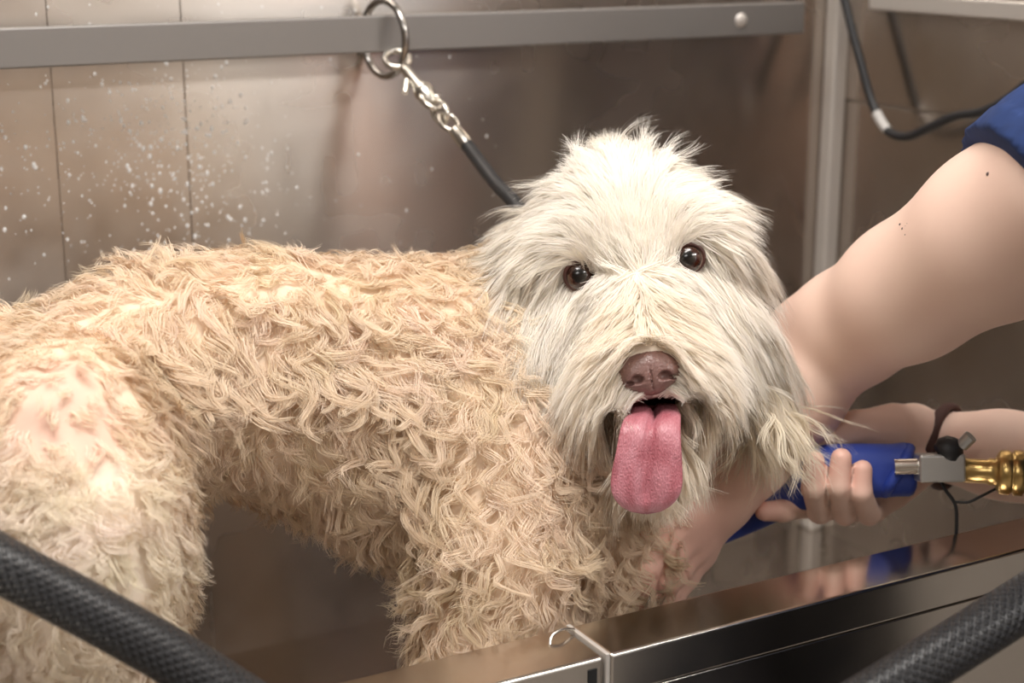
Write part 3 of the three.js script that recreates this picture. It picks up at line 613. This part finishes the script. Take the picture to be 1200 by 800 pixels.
{ // tongue: a hanging blade with a groove
  const cl = new THREE.CatmullRomCurve3([hp(-5, -93, -5), hp(-5, -92, 14), hp(-5, -95, 34), at(762, 505, 0.978), at(759, 540, 0.976), at(757, 570, 0.977), at(756, 601, 0.982)]);
  const NU = 60, NV = 40, pos = [], idx = [], uv = [], side = cR.clone();
  for (let i = 0; i <= NU; i++) {
    const u = i / NU, c = cl.getPointAt(u), t = cl.getTangentAt(u), n = V3().crossVectors(side, t).normalize();
    if (n.dot(hZ) < 0 && u > 0.4) n.negate(); if (u <= 0.4 && n.dot(hY) < 0 && n.dot(hZ) < 0) n.negate();
    const w = (0.0152 + 0.0062 * sstep(0.3, 0.78, u)) * (u > 0.8 ? Math.sqrt(Math.max(0.0009, 1 - ((u - 0.8) / 0.2) ** 2.4)) : 1) * (1 + 0.02 * Math.sin(u * 17));
    for (let j = 0; j <= NV; j++) {
      const a = j / NV * 6.28318, x = Math.cos(a), s = Math.sin(a), top = s > 0;
      let th = s * (top ? 0.0048 : 0.003) * (u > 0.93 ? Math.sqrt(Math.max(0.02, (1 - u) / 0.07)) : 1);
      if (top) th -= 0.0052 * Math.exp(-((x / 0.14) ** 2)) * sstep(1, 0.85, u); 
      const lx = x * w;
      const wave = 0.0007 * Math.sin(u * 30 + (x > 0 ? 1 : 0)) * Math.abs(x) ** 3;
      const q = c.clone().addScaledVector(side, lx).addScaledVector(n, th + wave + 0.0025 * x * x);
      pos.push(q.x, q.y, q.z); uv.push(x * 0.5 + 0.5, u);
      if (i && j) { const b = i * (NV + 1) + j; idx.push(b, b - 1, b - NV - 2, b, b - NV - 2, b - NV - 1); }
    }
  }
  const g = new THREE.BufferGeometry(); g.setAttribute('position', new THREE.Float32BufferAttribute(pos, 3)); g.setAttribute('uv', new THREE.Float32BufferAttribute(uv, 2)); g.setIndex(idx); g.computeVertexNormals();
  const a = tileNoise(256, 512, 90, 120), b = tileNoise(256, 512, 8, 9), v = tileNoise(256, 512, 26, 6);
  const cm = dataTex(256, 512, (x, y) => { const k = 0.16 * (b(x, y) - 0.5) + 0.08 * (a(x, y) - 0.5) - 0.12 * Math.max(0, v(x, y) - 0.7); return [0.72 + k * 0.7, 0.45 + k, 0.49 + k]; }, true);
  const bm = dataTex(256, 512, (x, y) => 0.6 * a(x, y) + 0.4 * v(x, y));
  mesh('tongue', g, new THREE.MeshPhysicalMaterial({ name: 'tongue', map: cm, bumpMap: bm, bumpScale: 0.0006, roughness: 0.42, clearcoat: 0.25, clearcoatRoughness: 0.35, side: THREE.DoubleSide }), dog).userData.label = 'long pink tongue hanging from the open mouth';
}

// ---------------------------------------------------------------- the groomer
const person = thing('person', 'person in a navy t-shirt leaning in with bare arms to wash the dog', 'person');
{
  const skin = new THREE.MeshPhysicalMaterial({ name: 'skin', vertexColors: true, roughness: 0.52, sheen: 0.2, sheenColor: new THREE.Color(1, 0.8, 0.7), sheenRoughness: 0.5 });
  const sL = at(1264, 216, 0.95), eL = at(958, 408, 1.18), wL = at(842, 580, 1.135);
  const sR = V3(1.03, 1.08, -0.6), eR = at(1450, 572, 1.08), wR = at(1092, 521, 1.208);
  const P = (px, py, d) => at(px, py, d);
  // left arm, upper arm to fingers
  const la = new Field(0.022);
  la.chain([[sL, 0.056], [sL.clone().lerp(eL, 0.25), 0.0525], [sL.clone().lerp(eL, 0.6), 0.0455], [sL.clone().lerp(eL, 0.86), 0.0405], [eL, 0.0385], [eL.clone().lerp(wL, 0.3), 0.04], [eL.clone().lerp(wL, 0.7), 0.031], [wL, 0.0255]]);
  const lh = new Field(0.01), k1 = [[P(800, 606, 1.105), 0.0145], [P(806, 620, 1.115), 0.015], [P(812, 634, 1.125), 0.0145], [P(818, 646, 1.135), 0.0125]];
  for (const k of k1) lh.cap(wL, k[0], 0.021, k[1]);
  lh.chain([k1[0], [P(776, 636, 1.088), 0.0095], [P(757, 664, 1.082), 0.0085], [P(744, 686, 1.084), 0.0072]]);
  lh.chain([k1[1], [P(783, 655, 1.098), 0.0098], [P(762, 684, 1.092), 0.0088], [P(746, 706, 1.096), 0.0074]]);
  lh.chain([k1[2], [P(793, 668, 1.112), 0.0094], [P(774, 694, 1.108), 0.0084], [P(760, 714, 1.112), 0.0072]]);
  lh.chain([k1[3], [P(803, 676, 1.128), 0.0085], [P(788, 698, 1.126), 0.0076], [P(778, 714, 1.128), 0.0066]]);
  lh.chain([[P(826, 596, 1.12), 0.016], [P(796, 596, 1.098), 0.0115], [P(774, 606, 1.085), 0.0098], [P(760, 622, 1.078), 0.008]]);
  const leftAt = (x, y, z) => smin(la.at(x, y, z), lh.at(x, y, z), 0.014);
  // right arm and the hand closed on the sprayer
  const ra = new Field(0.02);
  ra.chain([[sR, 0.055], [sR.clone().lerp(eR, 0.5), 0.05], [eR, 0.04], [eR.clone().lerp(wR, 0.3), 0.038], [eR.clone().lerp(wR, 0.75), 0.0305], [wR, 0.0255]]);
  const rh = new Field(0.007), kn = [[P(972, 566, 1.192), 0.0135], [P(972, 583, 1.186), 0.0135], [P(997, 592, 1.182), 0.013], [P(1022, 594, 1.178), 0.012]];
  for (const k of kn) rh.cap(wR.clone().addScaledVector(cR, -0.004), k[0], 0.02, k[1]);
  rh.cap(P(1070, 505, 1.195), P(1020, 512, 1.19), 0.021, 0.017).cap(P(1075, 545, 1.19), P(1045, 575, 1.178), 0.017, 0.014);
  const fingers = [ // index along the tool, the others closed over it
    [kn[0], [P(944, 592, 1.162), 0.0088], [P(918, 598, 1.148), 0.0081], [P(896, 599, 1.142), 0.007]],
    [[P(966, 584, 1.182), 0.0105], [P(961, 599, 1.152), 0.0088], [P(953, 572, 1.124), 0.0082], [P(954, 540, 1.122), 0.0073]],
    [[P(994, 592, 1.18), 0.0105], [P(990, 601, 1.15), 0.0088], [P(982, 570, 1.122), 0.0082], [P(986, 537, 1.12), 0.0073]],
    [[P(1021, 594, 1.178), 0.0095], [P(1018, 602, 1.148), 0.0082], [P(1009, 576, 1.123), 0.0076], [P(1011, 550, 1.121), 0.0067]],
  ].map((l) => new Field(0.004).chain(l));
  rh.chain([[P(1046, 502, 1.188), 0.019], [P(1004, 503, 1.18), 0.0135], [P(974, 513, 1.168), 0.0108], [P(948, 524, 1.158), 0.0085]]); // thumb
  const rightAt = (x, y, z) => { let d = smin(ra.at(x, y, z), rh.at(x, y, z), 0.012), f = fingers[0].at(x, y, z); for (let k = 1; k < 4; k++) f = Math.min(f, fingers[k].at(x, y, z)); return smin(d, f, 0.006); };
  // head and neck, out of the frame
  const hc = V3(1.0, 1.28, -0.7), hf = new Field(0.03), fwd = V3(-0.5, -0.35, -0.79).normalize(), rgt = V3().crossVectors(fwd, V3(0, 1, 0)).normalize(), upv = V3().crossVectors(rgt, fwd), hb = new THREE.Matrix4().makeBasis(rgt, upv, fwd);
  const hq = (x, y, z) => hc.clone().addScaledVector(rgt, x).addScaledVector(upv, y).addScaledVector(fwd, z);
  hf.ell(hq(0, 0.02, -0.01), V3(0.074, 0.09, 0.09), hb).ell(hq(0, -0.05, 0.02), V3(0.055, 0.055, 0.062), hb).cap(hq(0, -0.02, 0.085), hq(0, 0.01, 0.08), 0.013, 0.008).cap(hq(0, -0.08, -0.02), V3(0.93, 1.1, -0.6), 0.05, 0.055).cap(hq(-0.02, -0.06, 0.078), hq(0.02, -0.06, 0.078), 0.008, 0.008);
  for (const s of [-1, 1]) hf.ell(hq(s * 0.076, 0, -0.01), V3(0.01, 0.03, 0.02), hb);
  const base = hex('#f7d8c6'), red = hex('#e3a596'), pinkish = hex('#efc0b2');
  const elbow = eL.clone().addScaledVector(cU, 0.02);
  const tone = (p) => {
    const n = 0.5 + 0.5 * perlin.noise(p.x * 28, p.y * 28, p.z * 28), f = 0.5 + 0.5 * perlin.noise(p.x * 160, p.y * 160, p.z * 160);
    const c = base.clone().lerp(pinkish, 0.28 * n + 0.12 * f);
    const tips = Math.min(p.distanceTo(P(893, 599, 1.142)), p.distanceTo(P(956, 538, 1.12)), p.distanceTo(P(986, 536, 1.118)), p.distanceTo(P(1008, 549, 1.119)), p.distanceTo(P(748, 690, 1.085)));
    c.lerp(red, 0.55 * sstep(0.03, 0.006, tips)).lerp(red, 0.5 * sstep(0.05, 0.01, p.distanceTo(elbow)) * (0.5 + n)).lerp(red, 0.5 * sstep(0.09, 0.02, p.distanceTo(P(790, 640, 1.1))));
    return c;
  };
  const gl = nets(leftAt, V3(0.1, 0.6, -1.2), V3(0.85, 1.16, -0.55), 0.0034), gr = nets(rightAt, V3(0.5, 0.68, -1.12), V3(1.12, 1.16, -0.52), 0.003), gh = nets((x, y, z) => hf.at(x, y, z), V3(0.82, 1.0, -0.9), V3(1.16, 1.46, -0.5), 0.006);
  mesh('body', paint(mergeGeometries([gl, gr, gh]), tone), skin, person).userData.label = 'bare fair-skinned arms and hands';
  // t-shirt: trunk, sleeves; the left sleeve ends in a hem above the elbow
  const ts = new Field(0.06);
  const mid = sL.clone().lerp(sR, 0.5);
  ts.cap(sL.clone().lerp(sR, 0.1), sR.clone().lerp(sL, 0.1), 0.068, 0.068).cap(mid.clone().add(V3(0, -0.02, 0.03)), V3(0.92, 0.93, -0.3), 0.12, 0.125).cap(V3(0.86, 0.98, -0.42), V3(0.98, 0.98, -0.42), 0.12, 0.12);
  const sl = new Field(0.02); sl.chain([[sL, 0.067], [sL.clone().lerp(eL, 0.3), 0.061], [sL.clone().lerp(eL, 0.6), 0.058]]);
  const sr = new Field(0.02); sr.chain([[sR, 0.066], [sR.clone().lerp(eR, 0.75), 0.06]]);
  const h1 = at(1150, 184, 1.0), h2 = at(1208, 218, 0.93), h3 = at(1200, 300, 1.07);
  const hn = V3().crossVectors(h2.clone().sub(h1), h3.clone().sub(h1)).normalize(); if (hn.dot(eL.clone().sub(sL)) < 0) hn.negate();
  const rn = eR.clone().sub(sR).normalize(), rc = sR.clone().lerp(eR, 0.62);
  const shirtAt = (x, y, z) => {
    const fold = 0.002 * perlin.noise(x * 45, y * 45, z * 45);
    const dl = (x - h1.x) * hn.x + (y - h1.y) * hn.y + (z - h1.z) * hn.z, dr = (x - rc.x) * rn.x + (y - rc.y) * rn.y + (z - rc.z) * rn.z;
    const hem = dl > -0.016 ? 0.0012 : 0;
    const l = Math.max(sl.at(x, y, z) - hem + fold, dl), r = Math.max(sr.at(x, y, z) + fold, dr);
    return smin(smin(ts.at(x, y, z) + fold, l, 0.03), r, 0.03);
  };
  const navy = new THREE.MeshStandardMaterial({ name: 'navy_cotton', color: hex('#22386a'), roughness: 0.9, vertexColors: true });
  mesh('t_shirt', paint(nets(shirtAt, V3(0.6, 0.72, -0.95), V3(1.2, 1.2, -0.1), 0.0042), (p) => { const k = 1 + 0.25 * perlin.noise(p.x * 180, p.y * 180, p.z * 180) + 0.12 * perlin.noise(p.x * 30, p.y * 30, p.z * 30); return new THREE.Color(k, k, k); }), navy, person).userData.label = 'navy blue cotton t-shirt';
  const tr = new Field(0.05);
  for (const s of [-1, 1]) tr.chain([[V3(0.92 + s * 0.07, 0.86, -0.24), 0.1], [V3(0.92 + s * 0.09, 0.48, -0.3), 0.07], [V3(0.92 + s * 0.1, 0.1, -0.22), 0.05]]);
  mesh('trousers', nets((x, y, z) => Math.max(tr.at(x, y, z), 0.07 - y), V3(0.68, 0.03, -0.48), V3(1.16, 1.02, -0.05), 0.009), new THREE.MeshStandardMaterial({ name: 'dark_denim', color: hex('#22242c'), roughness: 0.9 }), person);
  for (const s of [-1, 1]) { const sh = new Field(0.03), c = V3(0.92 + s * 0.1, 0.05, -0.22); sh.cap(c.clone().add(V3(0, 0, 0.04)), c.clone().add(V3(0, -0.01, -0.14)), 0.046, 0.038); mesh('shoe', nets((x, y, z) => Math.max(sh.at(x, y, z), 0.001 - y), V3(c.x - 0.07, -0.01, -0.46), V3(c.x + 0.07, 0.13, -0.08), 0.008), M.black, person); }
  const hr = new Field(0.03); hr.ell(hq(0, 0.045, -0.03), V3(0.085, 0.085, 0.095), hb).ell(hq(0, 0.02, -0.12), V3(0.045, 0.05, 0.045), hb);
  const faceCut = new Field(0.01); faceCut.ell(hq(0, -0.03, 0.1), V3(0.07, 0.085, 0.075), hb); hr.cut.push({ f: faceCut, k: 0.01 });
  mesh('hair', nets((x, y, z) => hr.at(x, y, z) + 0.003 * perlin.noise(x * 60, y * 20, z * 60), V3(0.82, 1.1, -0.9), V3(1.2, 1.46, -0.48), 0.007), new THREE.MeshStandardMaterial({ name: 'brown_hair', color: hex('#3a2419'), roughness: 0.6 }), person);
  for (const s of [-1, 1]) mesh('eye', new THREE.SphereGeometry(0.011, 20, 14).translate(...hq(s * 0.03, 0.01, 0.07).toArray()), new THREE.MeshStandardMaterial({ name: 'person_eye', color: hex('#e8e2dc'), roughness: 0.2 }), person);
  // moles on the upper arm
  const arm = (px, py) => { let lo = 0.8, hi = 1.3; for (let d = 0.85; d < 1.3; d += 0.002) { const q = at(px, py, d); if (leftAt(q.x, q.y, q.z) < 0) return q; } return at(px, py, 1.05); };
  for (const [px, py, r] of [[1055, 263, 0.0009], [1058, 268, 0.001], [1062, 265, 0.0008], [1064, 262, 0.0008], [1061, 275, 0.0006], [1158, 204, 0.0013]]) {
    const q = arm(px, py); mesh('mole', new THREE.SphereGeometry(r, 8, 6).translate(q.x, q.y, q.z), new THREE.MeshStandardMaterial({ name: 'mole', color: hex('#5b4a48'), roughness: 0.8 }), person);
  }
  // hair tie round the right wrist
  const bc = wR.clone().lerp(eR, 0.05), bx = wR.clone().sub(eR).normalize();
  const bg = new THREE.TorusGeometry(0.0302, 0.003, 10, 40).scale(1, 1, 1.6).applyQuaternion(new THREE.Quaternion().setFromUnitVectors(V3(0, 0, 1), bx)).translate(bc.x, bc.y, bc.z);
  mesh('wrist_band', bg, new THREE.MeshStandardMaterial({ name: 'brown_elastic', color: hex('#4a2e28'), roughness: 0.7 }), person).userData.label = 'brown elastic band round the wrist';
}

// ---------------------------------------------------------------- sprayer and hose
{
  const t = thing('spray_handle', 'blue tapering spray handle with a grey valve and brass fitting held in one hand', 'sprayer');
  const c = new THREE.CatmullRomCurve3([at(1074, 549, 1.146), at(1040, 551, 1.148), at(1000, 552, 1.15), at(965, 556, 1.152), at(930, 574, 1.156), at(890, 602, 1.162), at(838, 634, 1.17)]);
  const NU = 60, NV = 28, pos = [], idx = [], prof = [[0, 0.0005, 0.0005], [0.006, 0.013, 0.012], [0.03, 0.0195, 0.016], [0.1, 0.019, 0.0155], [0.3, 0.02, 0.017], [0.45, 0.0215, 0.017], [0.56, 0.017, 0.014], [0.75, 0.0105, 0.009], [0.97, 0.005, 0.005], [1, 0.0005, 0.0005]];
  for (let i = 0; i <= NU; i++) {
    const u = i / NU < 0.1 ? (i / NU) * (i / NU) * 10 : i / NU, p = c.getPointAt(Math.min(1, u)), tg = c.getTangentAt(Math.min(1, u)), side = V3().crossVectors(tg, cF).normalize(), fr = V3().crossVectors(side, tg).normalize();
    let k = 0; while (k < prof.length - 2 && prof[k + 1][0] < u) k++;
    const f = clamp((u - prof[k][0]) / (prof[k + 1][0] - prof[k][0]), 0, 1), a = prof[k][1] + (prof[k + 1][1] - prof[k][1]) * f, b = prof[k][2] + (prof[k + 1][2] - prof[k][2]) * f;
    for (let j = 0; j <= NV; j++) {
      const th = j / NV * 6.28318, e = 0.8, x = Math.sign(Math.cos(th)) * Math.abs(Math.cos(th)) ** e, y = Math.sign(Math.sin(th)) * Math.abs(Math.sin(th)) ** e;
      const q = p.clone().addScaledVector(side, x * a).addScaledVector(fr, y * b); pos.push(q.x, q.y, q.z);
      if (i && j) { const o = i * (NV + 1) + j; idx.push(o, o - NV - 2, o - 1, o, o - NV - 1, o - NV - 2); }
    }
  }
  const g = new THREE.BufferGeometry(); g.setAttribute('position', new THREE.Float32BufferAttribute(pos, 3)); g.setIndex(idx); g.computeVertexNormals();
  M.blue.side = THREE.DoubleSide;
  mesh('handle', g, M.blue, t).userData.label = 'blue rubber body of the sprayer';
  mesh('collar', tube([at(1066, 524, 1.142), at(1060, 540, 1.132), at(1044, 566, 1.132), at(1036, 578, 1.142)], 0.0042, 30, 10), M.blue, t);
  mesh('stem', rodGeo(at(1048, 547, 1.124), at(1078, 546, 1.122), 0.0056), M.nickel, t);
  const va = at(1074, 548, 1.122), vb = at(1128, 547, 1.122), bx = vb.clone().sub(va), len = bx.length(); bx.normalize();
  const vz = V3().crossVectors(bx, cU).normalize(), vy = V3().crossVectors(vz, bx), vm = new THREE.Matrix4().makeBasis(bx, vy, vz), vc = va.clone().lerp(vb, 0.5);
  const valve = mesh('valve_block', new RoundedBoxGeometry(len, 0.0195, 0.02, 3, 0.0022).applyMatrix4(vm).translate(vc.x, vc.y, vc.z), M.alu, t);
  mesh('lever', lathe(at(1104, 534, 1.122), at(1130, 512, 1.115).sub(at(1104, 534, 1.122)), [[0, 0], [0.0005, 0.009], [0.006, 0.011], [0.012, 0.0085], [0.015, 0.0045], [0.017, 0]], 20), M.black, valve).userData.label = 'black valve lever';
  mesh('lever_tip', rodGeo(at(1127, 522, 1.116), at(1138, 511, 1.112), 0.0046), M.alu, valve);
  const fa = at(1128, 551, 1.122), fd = at(1230, 556, 1.11).sub(fa), fl = fd.length();
  mesh('brass_fitting', lathe(fa, fd, [[0, 0], [0, 0.0085], [0.016, 0.0085], [0.018, 0.0095], [0.022, 0.0095], [0.023, 0.0125], [0.025, 0.0155], [0.031, 0.0158], [0.032, 0.0145], [0.0335, 0.0145], [0.0345, 0.016], [0.040, 0.016], [0.041, 0.0135], [0.0425, 0.0135], [0.0435, 0.016], [0.052, 0.016], [0.053, 0.013], [fl, 0.013], [fl, 0]], 40), M.brass, t);
  // thin black cord tied to the valve
  const cord = mesh('cord', mergeGeometries([tube([at(1102, 562, 1.13), at(1108, 574, 1.125), at(1119, 590, 1.125), at(1121, 612, 1.128), at(1120, 640, 1.13), at(1121, 670, 1.13)], 0.0013, 40, 8), tube([at(1119, 588, 1.125), at(1135, 588, 1.123), at(1150, 581, 1.123), at(1168, 572, 1.126)], 0.0011, 30, 8)]), M.black, t);
  cord.userData.label = 'thin black cord hanging from the valve';
}
{
  const braid = dataTex(64, 64, (x, y) => { const u = x / 64, v = y / 64; const a = Math.abs(((u + v) % 1) - 0.5) * 2, b = Math.abs(((u - v + 1) % 1) - 0.5) * 2; return Math.max(0, 1 - Math.max(a, b) * 1.2) * 1.5; });
  braid.repeat.set(420, 16);
  const hm = new THREE.MeshStandardMaterial({ name: 'hose_rubber', color: hex('#2a2a2c'), roughness: 0.36, bumpMap: braid, bumpScale: 0.0016 });
  const L = [[-250, 540, 0.84], [-120, 585, 0.82], [0, 660, 0.8], [70, 697, 0.8], [140, 735, 0.8], [210, 775, 0.8], [290, 826, 0.8], [430, 915, 0.8], [640, 975, 0.8], [850, 925, 0.81], [960, 855, 0.82], [1040, 806, 0.83], [1120, 757, 0.84], [1200, 706, 0.86], [1300, 640, 0.93], [1375, 590, 1.03], [1330, 562, 1.07], [1226, 556, 1.11]].map((a) => at(...a));
  L.unshift(V3(-0.74, 0.96, WALL_Z + 0.03), V3(-0.74, 0.965, WALL_Z + 0.12), V3(-0.72, 0.97, -0.95), V3(-0.62, 0.93, -0.74));
  const t = thing('water_hose', 'thick black braided rubber hose drooping before the tub', 'hose');
  mesh('hose', tube(L, 0.0142, 420, 20), hm, t);
  mesh('end_coupling', lathe(L[0], V3(0, 0, 1), [[-0.0295, 0], [-0.0295, 0.024], [-0.025, 0.024], [-0.025, 0.016], [-0.012, 0.016], [-0.01, 0.018], [0.012, 0.018], [0.014, 0.0145], [0.02, 0.0145], [0.02, 0]]), M.brass, t);
}
{ // water running off the hand
  const wm = new THREE.MeshPhysicalMaterial({ name: 'water', color: 0xffffff, roughness: 0.03, transmission: 1, thickness: 0.01, ior: 1.33 });
  const w = [];
  for (const [a, b, c, r] of [[[776, 680, 1.085], [765, 705, 1.083], [744, 745, 1.085], 0.0035], [[782, 684, 1.09], [768, 716, 1.088], [750, 760, 1.09], 0.003], [[768, 690, 1.08], [756, 720, 1.08], [742, 752, 1.082], 0.002]]) {
    const g = tube([at(...a), at(...b), at(...c)], r, 24, 10), p = g.attributes.position; 
    for (let i = 0; i < p.count; i++) p.setXYZ(i, p.getX(i) + 0.0012 * perlin.noise(p.getX(i) * 200, p.getY(i) * 200, 1), p.getY(i), p.getZ(i) + 0.0012 * perlin.noise(p.getX(i) * 200, p.getY(i) * 200, 5));
    g.computeVertexNormals(); w.push(g);
  }
  const m = mesh('water_runoff', mergeGeometries(w), wm); m.userData = { label: 'clear water running off the wet hand under the chest of the dog', category: 'water', kind: 'stuff' };
}
renderer.render(scene, camera);
